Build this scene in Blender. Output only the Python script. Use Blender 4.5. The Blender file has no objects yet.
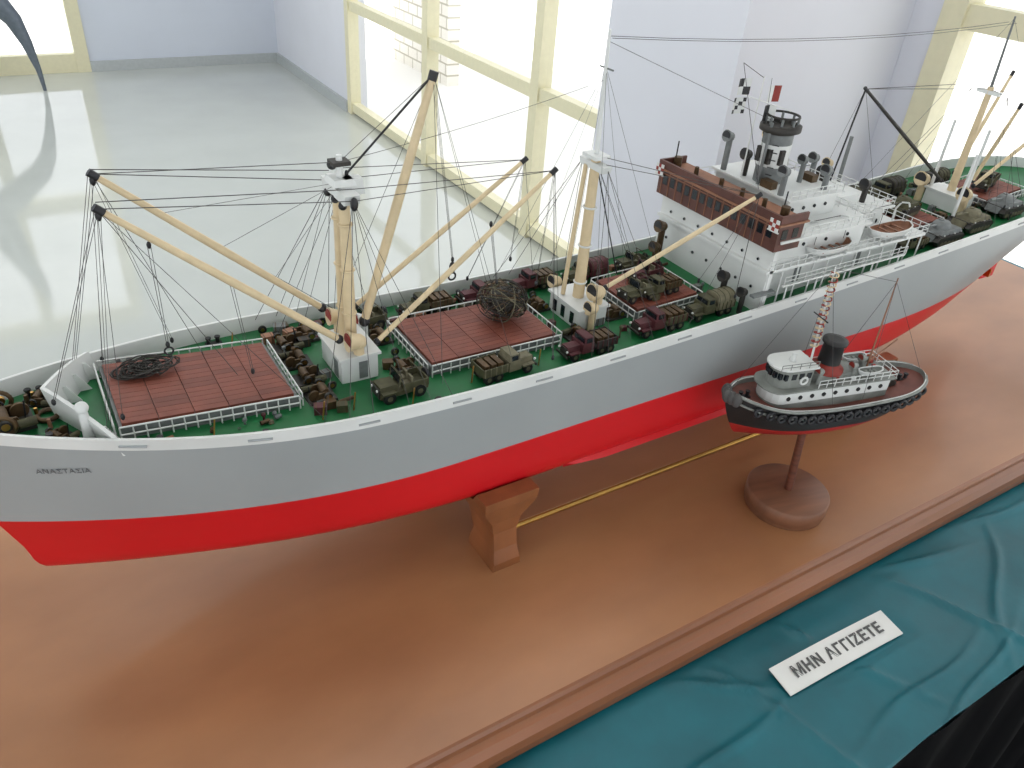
import bpy, math, random
from mathutils import Matrix, Vector
random.seed(4)
S=bpy.context.scene
S.view_settings.view_transform='Standard'
V=Vector
# ------------------------------------------------------------ materials
def lin(h):
    h=h.lstrip('#'); o=[]
    for i in (0,2,4):
        c=int(h[i:i+2],16)/255
        o.append(c/12.92 if c<=.04045 else ((c+.055)/1.055)**2.4)
    return (*o,1)
MATS={}
def mat(name,hexc,rough=.5,metal=0,var=.12,scale=40,bump=0,stretch=None,coat=0,spec=None,hex2=None):
    m=bpy.data.materials.new(name); m.use_nodes=True
    nt=m.node_tree; b=nt.nodes['Principled BSDF']
    tc=nt.nodes.new('ShaderNodeTexCoord'); mp=nt.nodes.new('ShaderNodeMapping')
    nt.links.new(tc.outputs['Object'],mp.inputs[0])
    if stretch: mp.inputs['Scale'].default_value=stretch
    n=nt.nodes.new('ShaderNodeTexNoise'); n.inputs['Scale'].default_value=scale; n.inputs['Detail'].default_value=5
    nt.links.new(mp.outputs[0],n.inputs['Vector'])
    r=nt.nodes.new('ShaderNodeValToRGB')
    c=lin(hexc); c2=lin(hex2) if hex2 else tuple(min(1,v*(1+var)) for v in c[:3])+(1,)
    r.color_ramp.elements[0].position=.3; r.color_ramp.elements[1].position=.7
    r.color_ramp.elements[0].color=tuple(v*(1-var) for v in c[:3])+(1,)
    r.color_ramp.elements[1].color=c2
    nt.links.new(n.outputs['Fac'],r.inputs[0]); nt.links.new(r.outputs[0],b.inputs['Base Color'])
    b.inputs['Roughness'].default_value=rough; b.inputs['Metallic'].default_value=metal
    if coat: b.inputs['Coat Weight'].default_value=coat; b.inputs['Coat Roughness'].default_value=.12
    if spec is not None: b.inputs['Specular IOR Level'].default_value=spec
    if bump:
        bp=nt.nodes.new('ShaderNodeBump'); bp.inputs['Strength'].default_value=bump; bp.inputs['Distance'].default_value=.01
        nt.links.new(n.outputs['Fac'],bp.inputs['Height']); nt.links.new(bp.outputs[0],b.inputs['Normal'])
    MATS[name]=m; return m
mat('hull_grey','#969b9c',.42,var=.06,scale=5)
mat('hull_red','#c60d18',.4,var=.06,scale=8)
mat('ship_white','#d3d5d3',.4,var=.06,scale=20)
mat('deck_green','#0e6534',.5,var=.2,scale=30)
mat('hatch_brown','#7a4031',.6,var=.12,scale=45)
mat('hatch_brown_dark','#6e382b',.6,var=.12,scale=45)
mat('cream','#cfbb97',.45,var=.1,scale=60)
mat('black','#1a1a1e',.5,var=.2)
mat('dark','#2b2824',.6,var=.3)
mat('olive','#48462f',.7,var=.25,scale=120)
mat('olive_light','#6a6550',.7,var=.25,scale=120)
mat('maroon','#4d2126',.6,var=.25,scale=100)
mat('brown_wood','#5f3526',.5,var=.3,scale=60,stretch=(1,1,4))
mat('bridge_brown','#553027',.55,var=.25,scale=70)
mat('steel_grey','#6c7070',.5,var=.2,scale=100)
mat('brass','#b0894a',.3,metal=1,var=.1)
mat('bronze_dark','#54412a',.5,metal=.4,var=.3,scale=100)
mat('rust_red','#8a2c22',.6,var=.2)
mat('boat_brown','#8c6149',.6,var=.2)
mat('rope','#4c4a49',.8)
mat('tug_grey','#7f827d',.5,var=.2,scale=60)
mat('tug_deck','#6a3a30',.6,var=.2,scale=60)
mat('tug_black','#1c1b1c',.5,var=.2)
mat('tug_red','#9c1d1a',.5,var=.15)
mat('glass_dark','#141a20',.15)
mat('base_wood','#9e6b46',.42,var=.14,scale=4.5,stretch=(.8,1.6,1),coat=.2,hex2='#ae7a52')
mat('base_edge','#875333',.35,var=.15,scale=9,stretch=(.35,3,3),coat=.3)
mat('stand_wood','#875331',.35,var=.3,scale=18,stretch=(1,1,.3),coat=.3)
mat('disc_wood','#795039',.5,var=.25,scale=20,stretch=(.4,3,1))
mat('cloth_teal','#045c67',.48,var=.22,scale=9,bump=.25)
mat('drape_shade_black','#060608',.95,var=.1,spec=.05)  # deep shade on the hanging cloth, put into its colour as black
mat('card','#dededa',.5,var=.02)
mat('ink','#505050',.6)
mat('ink_faint','#63676a',.6)
mat('wall_paint','#cdd3de',.7,var=.02,scale=3)
mat('wall_paint_white','#d8dae2',.7,var=.02,scale=3)
mat('ceiling_paint','#ececec',.8,var=.02)
mat('frame_cream','#ded8b8',.45,var=.03)
mat('base_tile','#b0b5b6',.3,var=.05)
mat('floor_tile','#bec2bd',.07,var=.03,scale=3,spec=1.0)
mat('ground_out','#f0eee8',.8,var=.04)
mat('sculpt_metal','#69727c',.4,metal=.4,var=.1)
def brick(name):
    m=bpy.data.materials.new(name); m.use_nodes=True; nt=m.node_tree; b=nt.nodes['Principled BSDF']
    tc=nt.nodes.new('ShaderNodeTexCoord'); sp=nt.nodes.new('ShaderNodeSeparateXYZ'); cb=nt.nodes.new('ShaderNodeCombineXYZ')
    bk=nt.nodes.new('ShaderNodeTexBrick'); bk.inputs['Scale'].default_value=2.6; bk.inputs['Mortar Size'].default_value=.02
    bk.inputs['Color1'].default_value=lin('#f4f0e6'); bk.inputs['Color2'].default_value=lin('#efeade'); bk.inputs['Mortar'].default_value=lin('#bdb6a4')
    nt.links.new(tc.outputs['Object'],sp.inputs[0]); nt.links.new(sp.outputs['Y'],cb.inputs['X']); nt.links.new(sp.outputs['Z'],cb.inputs['Y'])
    nt.links.new(cb.outputs[0],bk.inputs['Vector']); nt.links.new(bk.outputs[0],b.inputs['Base Color'])
    b.inputs['Roughness'].default_value=.9; MATS[name]=m
brick('brick_wall')
def glassmat():
    m=bpy.data.materials.new('window_glass'); m.use_nodes=True; nt=m.node_tree; nt.nodes.remove(nt.nodes['Principled BSDF'])
    o=nt.nodes['Material Output']; t=nt.nodes.new('ShaderNodeBsdfTransparent'); g=nt.nodes.new('ShaderNodeBsdfGlossy'); g.inputs['Roughness'].default_value=.02
    mx=nt.nodes.new('ShaderNodeMixShader'); mx.inputs[0].default_value=.05
    nt.links.new(t.outputs[0],mx.inputs[1]); nt.links.new(g.outputs[0],mx.inputs[2]); nt.links.new(mx.outputs[0],o.inputs[0]); MATS['window_glass']=m
glassmat()
# ------------------------------------------------------------ mesh builder
class MB:
    def __init__(s): s.v=[];s.f=[];s.m=[];s.s=[];s.mn=[];s.M=Matrix()
    def mi(s,n):
        if n not in s.mn: s.mn.append(n)
        return s.mn.index(n)
    def add(s,vs,fs,mt,sm=False):
        o=len(s.v); s.v+= [tuple(s.M@V(p)) for p in vs]
        for k,f in enumerate(fs):
            s.f.append([i+o for i in f]); s.m.append(s.mi(mt if isinstance(mt,str) else mt[k])); s.s.append(sm)
    def box(s,c,d,mt,tx=1,ty=1,sh=0):
        x,y,z=c;a,b,h=d[0]/2,d[1]/2,d[2]/2
        vs=[(x-a,y-b,z-h),(x+a,y-b,z-h),(x+a,y+b,z-h),(x-a,y+b,z-h),(x-a*tx+sh,y-b*ty,z+h),(x+a*tx+sh,y-b*ty,z+h),(x+a*tx+sh,y+b*ty,z+h),(x-a*tx+sh,y+b*ty,z+h)]
        s.add(vs,[(3,2,1,0),(4,5,6,7),(0,1,5,4),(1,2,6,5),(2,3,7,6),(3,0,4,7)],mt)
    def bb(s,x0,x1,y0,y1,z0,z1,mt): s.box(((x0+x1)/2,(y0+y1)/2,(z0+z1)/2),(x1-x0,y1-y0,z1-z0),mt)
    def cyl(s,p0,p1,r0,r1=None,mt='black',n=10,sm=True):
        if r1 is None:r1=r0
        p0=V(p0);p1=V(p1);d=(p1-p0)
        if d.length<1e-7:return
        q=d.to_track_quat('Z','Y'); vs=[]
        for p,r in((p0,r0),(p1,r1)):
            for i in range(n):
                a=2*math.pi*i/n; vs.append(p+q@V((r*math.cos(a),r*math.sin(a),0)))
        s.add(vs,[(i,(i+1)%n,n+(i+1)%n,n+i) for i in range(n)],mt,sm)
        s.add(vs,[tuple(range(n-1,-1,-1)),tuple(range(n,2*n))],mt)
    def tube(s,pts,r,mt,n=6):
        for a,b in zip(pts,pts[1:]): s.cyl(a,b,r,r,mt,n)
    def sph(s,c,r,mt,n=12,m=8,sc=(1,1,1)):
        vs=[];fs=[]
        for j in range(m+1):
            t=math.pi*j/m
            for i in range(n):
                a=2*math.pi*i/n; vs.append((c[0]+r*sc[0]*math.sin(t)*math.cos(a),c[1]+r*sc[1]*math.sin(t)*math.sin(a),c[2]+r*sc[2]*math.cos(t)))
        for j in range(m):
            for i in range(n): fs.append((j*n+i,(j+1)*n+i,(j+1)*n+(i+1)%n,j*n+(i+1)%n))
        s.add(vs,fs,mt,True)
    def tor(s,c,ax,R,r,mt,n=14,m=6):
        q=V(ax).to_track_quat('Z','Y');vs=[];fs=[]
        for i in range(n):
            a=2*math.pi*i/n
            for j in range(m):
                b=2*math.pi*j/m; vs.append(V(c)+q@V(((R+r*math.cos(b))*math.cos(a),(R+r*math.cos(b))*math.sin(a),r*math.sin(b))))
        for i in range(n):
            for j in range(m): fs.append((i*m+j,((i+1)%n)*m+j,((i+1)%n)*m+(j+1)%m,i*m+(j+1)%m))
        s.add(vs,fs,mt,True)
    def lathe(s,c,prof,mt,n=20,sx=1,sy=1):
        vs=[];fs=[]
        for r,z in prof:
            for i in range(n):
                a=2*math.pi*i/n; vs.append((c[0]+r*sx*math.cos(a),c[1]+r*sy*math.sin(a),c[2]+z))
        for j in range(len(prof)-1):
            for i in range(n): fs.append((j*n+i,j*n+(i+1)%n,(j+1)*n+(i+1)%n,(j+1)*n+i))
        s.add(vs,fs,mt,True)
        s.add(vs,[tuple(range(n-1,-1,-1)),tuple(range((len(prof)-1)*n,len(prof)*n))],mt)
    def rail(s,pts,h,step,mt='ship_white',r=.0006,rows=2):
        for a,b in zip(pts,pts[1:]):
            a=V(a);b=V(b);n=max(1,int((b-a).length/step))
            for i in range(n+1):
                p=a.lerp(b,i/n); s.cyl(p,p+V((0,0,h)),r,r,mt,5)
            for k in range(rows):
                o=V((0,0,h*(k+1)/rows)); s.cyl(a+o,b+o,r,r,mt,5)
    def cowl(s,c,h,r,mt='cream',inn='rust_red',face=-1):
        c=V(c); s.cyl(c,c+V((0,0,h)),r*.6,r*.6,mt,10)
        t=c+V((0,0,h)); s.sph(t+V((0,0,r*.2)),r*.9,mt,10,6)
        s.cyl(t+V((0,0,r*.3)),t+V((face*r*1.2,0,r*.5)),r*.8,r*1.15,mt,12)
        s.cyl(t+V((face*r*1.15,0,r*.5)),t+V((face*r*1.25,0,r*.5)),r*.95,r*.95,inn,12)
    def obj(s,name,parent=None,bevel=0):
        me=bpy.data.meshes.new(name); me.from_pydata(s.v,[],s.f)
        for n in s.mn: me.materials.append(MATS[n])
        me.polygons.foreach_set('material_index',s.m); me.polygons.foreach_set('use_smooth',s.s); me.update()
        o=bpy.data.objects.new(name,me); S.collection.objects.link(o)
        if parent:o.parent=parent
        if bevel:
            b=o.modifiers.new('b','BEVEL');b.width=bevel;b.segments=2;b.limit_method='ANGLE'
        return o
def empty(name,loc=(0,0,0),rz=0):
    e=bpy.data.objects.new(name,None); e.location=loc; e.rotation_euler=(0,0,rz); e.empty_display_size=.05; S.collection.objects.link(e); return e
# ------------------------------------------------------------ hull generator
class Hull:
    def __init__(s,**k): s.__dict__.update(k)
    def F(s,x,z):
        v=max(0,min(1,(z-s.keel)/(s.top-s.keel)))
        xs,xe=s.stem(z),s.stern(z)
        lf=s.lf0+(s.lf1-s.lf0)*v; lr=s.lr0+(s.lr1-s.lr0)*v
        a=max(0,min(1,(x-xs)/lf)); b=max(0,min(1,(xe-x)/lr))
        pf=s.pf; 
        fa=1-(1-a)**pf
        fb=(1-(1-b)**2)*(1-v)+math.sqrt(max(0,1-(1-b)**2))*v
        return min(fa,fb) if s.L>1 else fa*fb
    def hb(s,x,z):
        f=s.F(x,z); R=s.R; d=z-s.keel; h=s.B*f
        if d<R: h-=min(R,s.B)*f*(1-math.sqrt(max(0,1-(1-d/R)**2)))
        return max(0,h)
    def build(s,mb,yc,mats,rim,deckdrop,deckmat,N=90,inmat='ship_white'):
        rows=[]
        for k in range(9): rows.append(('a',s.keel+(s.wl-s.keel)*(k/8)**1.6,mats[0]))
        for k in range(1,8): rows.append(('b',k/8,mats[1]))
        rows.append(('c',-rim,mats[1])); rows.append(('c',0,mats[2]))
        us=[.5-.5*math.cos(math.pi*i/N) for i in range(N+1)]
        def row(rw,off=0):
            out=[]
            def zz(x):
                if rw[0]=='a':return rw[1]
                if rw[0]=='b':return s.wl+(s.zg(x)-rim-s.wl)*rw[1]
                return s.zg(x)+rw[1]
            x0=s.stem(zz(s.xb));x1=s.stern(zz(s.xa))
            for u in us:
                x=x0+(x1-x0)*u; z=zz(x); out.append((x,max(0,s.hb(x,z)-off),z))
            return out
        G=[row(r) for r in rows]
        for sg in(-1,1):
            vs=[(x,yc+sg*h,z) for R_ in G for x,h,z in R_]; fs=[];ms=[];n=N+1
            for j in range(len(G)-1):
                for i in range(N):
                    q=(j*n+i,j*n+i+1,(j+1)*n+i+1,(j+1)*n+i); fs.append(q if sg<0 else q[::-1]); ms.append(rows[j+1][2])
            mb.add(vs,fs,ms,True)
        def strip(A,B,mt,flip=False,sm=False):
            n=len(A); fs=[(i,i+1,n+i+1,n+i) for i in range(n-1)]
            if flip: fs=[f[::-1] for f in fs]
            mb.add(A+B,fs,mt,sm)
        b=G[0]; strip([(x,yc-h,z) for x,h,z in b],[(x,yc+h,z) for x,h,z in b],mats[0],True)
        t=G[-1]; th=s.th
        ti=[(x,max(0,h-th),z) for x,h,z in t]; d=[(x,max(0,s.hb(x,z-deckdrop)-th*.8),z-deckdrop) for x,h,z in t]
        for sg in(-1,1):
            strip([(x,yc+sg*h,z) for x,h,z in t],[(x,yc+sg*h,z) for x,h,z in ti],mats[2],sg>0)
            strip([(x,yc+sg*h,z) for x,h,z in ti],[(x,yc+sg*h,z) for x,h,z in d],inmat,sg>0,True)
        strip([(x,yc-h,z) for x,h,z in d],[(x,yc+h,z) for x,h,z in d],deckmat)
YC=.722
def zg(x):
    return .268+.04*((.5-x)/.6)**2 if x<.5 else .268+.045*((x-.5)/.95)**1.6
def stem(z):
    if z<.13: return -.062-.018*math.sqrt(max(0,1-((.13-z)/.03)**2))*1.0
    return -.08-(z-.13)*.36
def stern(z):
    if z<.17: return 1.56+.05*(z-.1)/.07
    return 1.61+.07*min(1,(z-.17)/.1)
H=Hull(keel=.10,top=.30,wl=.178,B=.122,R=.03,L=1.8,lf0=.5,lf1=.37,lr0=.7,lr1=.25,pf=2,zg=zg,stem=stem,stern=stern,xb=-.14,xa=1.66,th=.0035)
ship=empty('cargo_ship_model')
mb=MB(); H.build(mb,YC,('hull_red','hull_grey','ship_white'),.014,.019,'deck_green'); hull=mb.obj('hull',ship)
def dk(x): return zg(x)-.019
# hull fittings
mb=MB()
for i in range(14):
    x=.02+i*.105; z=zg(x)-.008; y=YC-H.hb(x,z)
    x2=x+.022; y2=YC-H.hb(x2,z)
    mb.cyl((x,y-.0004,z),(x2,y2-.0004,zg(x2)-.008),.0013,.0013,'hull_grey',6)
for sg in(-1,1):
    a=[];
    for i in range(25):
        x=.50+i*.02; a.append((x,YC+sg*(H.hb(x,.115)-.002),.115)); 
    b=[(x,y+sg*.008*min(1,i/3,(24-i)/3),z-.006) for i,(x,y,z) in enumerate(a)]
    n=len(a); mb.add(a+b+[(x,y,z-.0015) for x,y,z in a],[(i,i+1,n+i+1,n+i) for i in range(n-1)]+[(2*n+i,n+i,n+i+1,2*n+i+1) for i in range(n-1)],'hull_red')
mb.bb(1.6,1.645,YC-.003,YC+.003,.103,.2,'hull_red')
for k in range(4):
    a=k*math.pi/2+.4; mb.box((1.585,YC+.018*math.cos(a),.135+.018*math.sin(a)),(.004,.016,.016),'brass')
mb.cyl((1.57,YC,.135),(1.595,YC,.135),.006,.003,'brass')
mb.obj('hull_fittings',ship)
def bow_text(txt,x,z,size,nm):
    x2=x+.03; xa=x-.03
    P=lambda xx,zz:V((xx,YC-H.hb(xx,zz),zz))
    t=(P(x2,z)-P(xa,z)).normalized(); zu=(P(x,z+.012)-P(x,z)).normalized(); n=t.cross(zu).normalized(); zu=n.cross(t)
    c=bpy.data.curves.new(nm,'FONT'); c.body=txt; c.size=size; c.extrude=.0002; c.align_x='CENTER'
    o=bpy.data.objects.new(nm,c); S.collection.objects.link(o); o.data.materials.append(MATS['ink_faint']); o.parent=ship
    M=Matrix((t,zu,n)).transposed().to_4x4(); M.translation=P(x,z)+n*.0012; o.matrix_world=M
bow_text('ΑΝΑΣΤΑΣΙΑ',-.027,.2525,.0082,'bow_name')
# ------------------------------------------------------------ hatches
def hatch(x0,x1,y0,y1,nm):
    mb=MB()
    def slab(xa,xb,ya,yb,h0,h1,mt):
        vs=[(xa,ya,dk(xa)+h0),(xb,ya,dk(xb)+h0),(xb,yb,dk(xb)+h0),(xa,yb,dk(xa)+h0),(xa,ya,dk(xa)+h1),(xb,ya,dk(xb)+h1),(xb,yb,dk(xb)+h1),(xa,yb,dk(xa)+h1)]
        mb.add(vs,[(3,2,1,0),(4,5,6,7),(0,1,5,4),(1,2,6,5),(2,3,7,6),(3,0,4,7)],mt)
    slab(x0,x1,y0,y1,-.003,.0115,'steel_grey')
    n=5; w=(x1-x0-.006)/n; k=13; hw=(y1-y0-.006)/k
    for i in range(n):
        for j in range(k):
            xa=x0+.003+i*w; xb=xa+w-.0007; ya=y0+.003+j*hw
            # lift tiny amount at mid-span follows the sheer
            slab(xa,xb,ya,ya+hw-.0004,.011,.0152,random.choice(('hatch_brown','hatch_brown','hatch_brown_dark')))
    for (a,b) in(((x0,y0-.004),(x1,y0-.004)),((x1+.004,y0),(x1+.004,y1)),((x0,y1+.004),(x1,y1+.004)),((x0-.004,y0),(x0-.004,y1))):
        A=V((a[0],a[1],dk(a[0])));B=V((b[0],b[1],dk(b[0])))
        for h in(.007,.0155): mb.cyl(A+V((0,0,h)),B+V((0,0,h)),.0009,.0009,'ship_white',6)
        k=max(2,int((B-A).length/.011))
        for i in range(k+1):
            p=A.lerp(B,i/k); mb.cyl(p,p+V((0,0,.0155)),.0008,.0008,'ship_white',5)
    return mb.obj(nm,ship)
hatch(.025,.192,.668,.785,'hatch_cover_fore')
hatch(.345,.52,.672,.782,'hatch_cover_second')
hatch(.645,.755,.675,.772,'hatch_cover_third')
hatch(1.165,1.285,.672,.772,'hatch_cover_fourth')
hatch(1.42,1.53,.68,.765,'hatch_cover_aft')
# ------------------------------------------------------------ breakwater, windlass, bollards
mb=MB()
def bw(sg):
    A=V((-.022,YC,0));B=V((.022,YC+sg*.078,0))
    N=8;vs=[]
    for i in range(N+1):
        p=A.lerp(B,i/N); d=dk(p.x); hh=.034-.012*(i/N)**2
        vs+= [(p.x,p.y,d-.002),(p.x-.006,p.y,d+hh),(p.x+.004,p.y,d-.002),(p.x-.002,p.y,d+hh)]
    fs=[]
    for i in range(N):
        a=i*4;b=a+4; fs+=[(a,b,b+1,a+1),(a+2,a+3,b+3,b+2),(a+1,b+1,b+3,a+3)]
    fs.append((N*4,N*4+2,N*4+3,N*4+1)); mb.add(vs,fs,'ship_white')
    for i in(2,4,6): 
        p=A.lerp(B,i/8); mb.box((p.x+.007,p.y,dk(p.x)+.01),(.014,.0015,.02),'ship_white',tx=.2,sh=-.005)
bw(-1);bw(1)
mb.cyl((.0,.672,dk(0)),(.0,.672,dk(0)+.036),.005,.004,'ship_white',10); mb.sph((0,.672,dk(0)+.038),.006,'ship_white')
mb.obj('breakwater',ship)
def winch(mb,x,y,z,s=1,yaw=0):
    old=mb.M; mb.M=old@Matrix.Translation((x,y,z))@Matrix.Rotation(yaw,4,'Z')@Matrix.Scale(s,4)
    mb.box((0,0,.0015),(.03,.024,.003),'dark')
    for yy in(-.009,.009): mb.box((0,yy,.007),(.018,.002,.01),'bronze_dark',tx=.5)
    mb.cyl((-.004,-.016,.010),(-.004,.016,.010),.0014,.0014,'steel_grey',8)
    mb.cyl((-.004,-.007,.010),(-.004,.007,.010),.0045,.0045,'bronze_dark',12)
    for yy in(-.016,.013):
        mb.cyl((-.004,yy,.010),(-.004,yy+.003,.010),.0042,.0042,'dark',12); mb.cyl((-.004,yy-.0003,.010),(-.004,yy+.0033,.010),.0029,.0029,'brass',10)
    mb.cyl((.008,.004,.008),(.008,.0065,.008),.0062,.0062,'bronze_dark',14)
    mb.cyl((.004,-.012,.007),(.016,-.012,.007),.0035,.0035,'olive',8)
    mb.cyl((.01,0,.003),(.012,0,.018),.0007,.0007,'black',5)
    mb.M=old
def boll(mb,x,y,z):
    mb.box((x,y,z+.001),(.018,.007,.002),'black')
    for d in(-.005,.005): mb.cyl((x+d,y,z),(x+d,y,z+.009),.0024,.0024,'black',8); mb.cyl((x+d,y,z+.008),(x+d,y,z+.0095),.0032,.0032,'black',8)
mb=MB()
winch(mb,-.058,YC-.004,dk(-.055),1.25,.1)
winch(mb,-.022,YC-.040,dk(-.022),.75,.5)
winch(mb,-.03,YC+.028,dk(-.03),.8,-.4)
for sg in(-1,1):
    mb.tor((-.062,YC+sg*.022,dk(-.06)+.012),(.25,1,0),.009,.0022,'bronze_dark',16); mb.cyl((-.062,YC+sg*.020,dk(-.06)+.012),(-.062,YC+sg*.024,dk(-.06)+.012),.004,.004,'brass',10)
    for k in range(7): mb.tor((-.078-k*.006,YC+sg*(.020-k*.0022),dk(-.08)+.003),(0,1,k%2),.0025,.0009,'rope',8,4)
mb.tor((-.028,YC+.0,dk(-.03)+.003),(0,0,1),.009,.0025,'bronze_dark')
for x in(-.035,):
    for sg in(-1,1): boll(mb,x,YC+sg*(H.hb(x,dk(x))-.014),dk(x))
for k in range(7):
    x=random.uniform(-.05,-.025); y=YC+random.uniform(-.03,.04); mb.cyl((x,y,dk(x)),(x,y,dk(x)+.010),.002,.0016,random.choice(('boat_brown','bronze_dark','brass')),8)
mb.obj('anchor_windlass',ship)
mb=MB()
for x,sg in((.05,-1),(.14,-1),(.145,1),(.05,1),(.235,-1),(.355,-1),(.475,-1),(.6,-1),(.33,1),(.47,1),(.80,-1),(1.2,-1),(1.37,-1)): boll(mb,x,YC+sg*(H.hb(x,dk(x))-.013),dk(x))
for x,y in((.217,.675),(.217,.712),(.217,.748),(.217,.785),(.322,.69),(.322,.765),(.243,.80),(.55,.672),(.545,.76),(.625,.70),(.625,.75),(1.31,.69),(1.31,.75),(1.4,.7),(1.4,.76)):
    winch(mb,x,y,dk(x),1.0,random.choice((0,math.pi))+random.uniform(-.1,.1))
for x,y in((.1,.64),(.205,.635),(.24,.64),(.38,.64),(.16,.80),(.3,.625),(.47,.64)):
    mb.cyl((x,y,dk(x)+.001),(x+.004,y+.004,dk(x)+.02),.0009,.0009,'brass',6)
mb.obj('deck_winches',ship)
# ------------------------------------------------------------ masts
WIRE='rope'; WR=.56
mb=MB()
def line(a,b,r=.00055,sag=0,mt=WIRE):
    r*=WR
    if not sag: rig.cyl(a,b,r,r,mt,4)
    else:
        P=[V(a).lerp(V(b),i/8)-V((0,0,sag*4*(i/8)*(1-i/8))) for i in range(9)]; rig.tube(P,r,mt,4)
def block(p,s=.003): rig.sph(p,s,'black',8,5,(.7,.6,1.2))
rig=MB()
def boom(a,b,r=.0042,mt='cream'):
    a=V(a);b=V(b);m=a.lerp(b,.5); mb.cyl(a,m,r*.85,r,mt,10); mb.cyl(m,b,r,r*.7,mt,10)
    mb.cyl(b-(b-a).normalized()*.006,b+(b-a).normalized()*.003,r*.9,r*.9,'black',8); mb.sph(a,r*1.2,'black',8,6)
def tackle(a,b,n=3,w=.003):
    block(a);block(b)
    for i in range(n):
        o=V(((i-(n-1)/2)*w,(i-(n-1)/2)*w*.6,0)); line(V(a)+o,V(b)+o*.6,.0005)
# mast 1
x=.268; d=dk(x)
mb.bb(x-.02,x+.022,YC-.03,YC+.03,d,d+.03,'ship_white'); mb.bb(x-.023,x+.025,YC-.033,YC+.033,d+.03,d+.033,'ship_white')
mb.bb(x-.0205,x-.02,YC-.02,YC-.008,d+.003,d+.024,'steel_grey'); mb.bb(x+.0,x+.01,YC-.0306,YC-.03,d+.003,d+.024,'steel_grey')
for yy in(-.009,.009): mb.cyl((x,YC+yy,d+.03),(x,YC+yy*.9,.465),.0068,.0055,'cream',14)
for z in(.33,.38,.43): mb.tor((x,YC-.009,z),(0,0,1),.0068,.0012,'cream'); mb.tor((x,YC+.009,z),(0,0,1),.0068,.0012,'cream')
mb.box((x,YC,.462),(.016,.058,.010),'ship_white',ty=1.1); mb.box((x,YC,.473),(.024,.028,.006),'ship_white',tx=.8,ty=.8)
mb.box((x+.006,YC-.006,.468),(.03,.012,.016),'ship_white',tx=.6,sh=.004)
mb.cyl((x,YC,.475),(x,YC,.497),.004,.003,'ship_white'); mb.box((x,YC,.49),(.018,.016,.004),'dark'); mb.sph((x-.006,YC+.004,.487),.005,'black')
for a in(-.035,.035): block((x,YC+a,.46),.006)
for a in(-.02,.0,.02): mb.sph((x-.006,YC+a,.454),.0045,'black',8,6)
mb.cowl((x+.002,YC-.026,d+.033),.012,.010); mb.cowl((x,YC+.028,d+.033),.016,.009)
mb.cowl((x+.035,YC+.04,d),.03,.008,'ship_white')
f1=V((.056,.757,.492));f2=V((.05,.70,.482)); g1=V((.508,.76,.454)); g2=V((.501,.69,.465)); g3=V((.367,.72,.566))
boom((.25,.748,.322),f1);boom((.25,.70,.308),f2);boom((.292,.758,.31),g1,.0034);boom((.29,.692,.30),g2,.0034);boom((.288,.722,.31),g3,.0054)
mt1=V((x,YC,.47))
# mast 2
x2=.582; d2=dk(x2)
mb.bb(x2-.022,x2+.022,YC-.034,YC+.03,d2,d2+.026,'ship_white');mb.bb(x2-.025,x2+.025,YC-.037,YC+.033,d2+.026,d2+.029,'ship_white')
for yy in(-.02,.0,.018): mb.bb(x2-.0226,x2-.022,YC+yy-.004,YC+yy+.004,d2+.004,d2+.02,'glass_dark')
mb.cyl((x2,YC,d2+.02),(x2,YC,.46),.0078,.0058,'cream',14); mb.box((x2,YC,.452),(.012,.044,.008),'ship_white',ty=1.1); mb.box((x2,YC,.463),(.022,.026,.004),'ship_white')
mb.cyl((x2,YC,.46),(x2-.004,YC,.60),.0032,.0016,'ship_white'); mb.cyl((x2-.002,YC-.012,.56),(x2-.002,YC+.012,.56),.001,.001,'steel_grey')
for z in(.30,.35,.4): mb.tor((x2,YC,z),(0,0,1),.0078,.0013,'ship_white')
for yy in(-.04,.042): mb.cowl((x2-.005,YC+yy,d2),.03,.008,'cream','black')
mb.cowl((x2+.012,YC-.026,d2+.028),.014,.010,'cream','black')
h1=V((.782,.64,.417)); boom((.607,.70,.296),h1,.0034)
mb.cyl((x2-.016,YC+.012,d2+.03),(x2-.006,YC+.010,.45),.003,.0028,'cream')
mt2=V((x2,YC,.458))
# mast 3
x3=1.372; d3=dk(x3)
mb.bb(x3-.022,x3+.022,YC-.032,YC+.032,d3,d3+.026,'ship_white');mb.bb(x3-.025,x3+.025,YC-.035,YC+.035,d3+.026,d3+.029,'ship_white')
mb.cyl((x3,YC,d3+.02),(x3,YC,.49),.007,.005,'cream',14); mb.box((x3,YC,.482),(.010,.036,.006),'ship_white',ty=1.1)
mb.cyl((x3,YC,.49),(x3-.01,YC,.595),.0026,.0014,'steel_grey')
for yy in(-.03,.032): mb.cyl((x3-.01,YC+yy,d3+.026),(x3-.01,YC+yy,.43),.003,.0025,'ship_white'); mb.cowl((x3-.02,YC+yy*1.3,d3+.0),.035,.011,'cream','black')
k1=V((1.06,.73,.505));boom((1.345,.73,.335),k1,.003,'dark')
boom((1.385,.70,.34),(1.36,.66,.478),.0034);boom((1.395,.74,.34),(1.475,.75,.50),.0036);boom((1.395,.70,.33),(1.55,.67,.46),.0034)
mb.cyl((1.30,.665,dk(1.3)),(1.30,.665,.405),.003,.002,'ship_white')
mt3=V((x3,YC,.487))
mb.cyl((1.12,.77,dk(1.12)),(1.12,.77,.42),.0035,.003,'steel_grey')
mb.obj('masts_and_derricks',ship)
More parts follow.
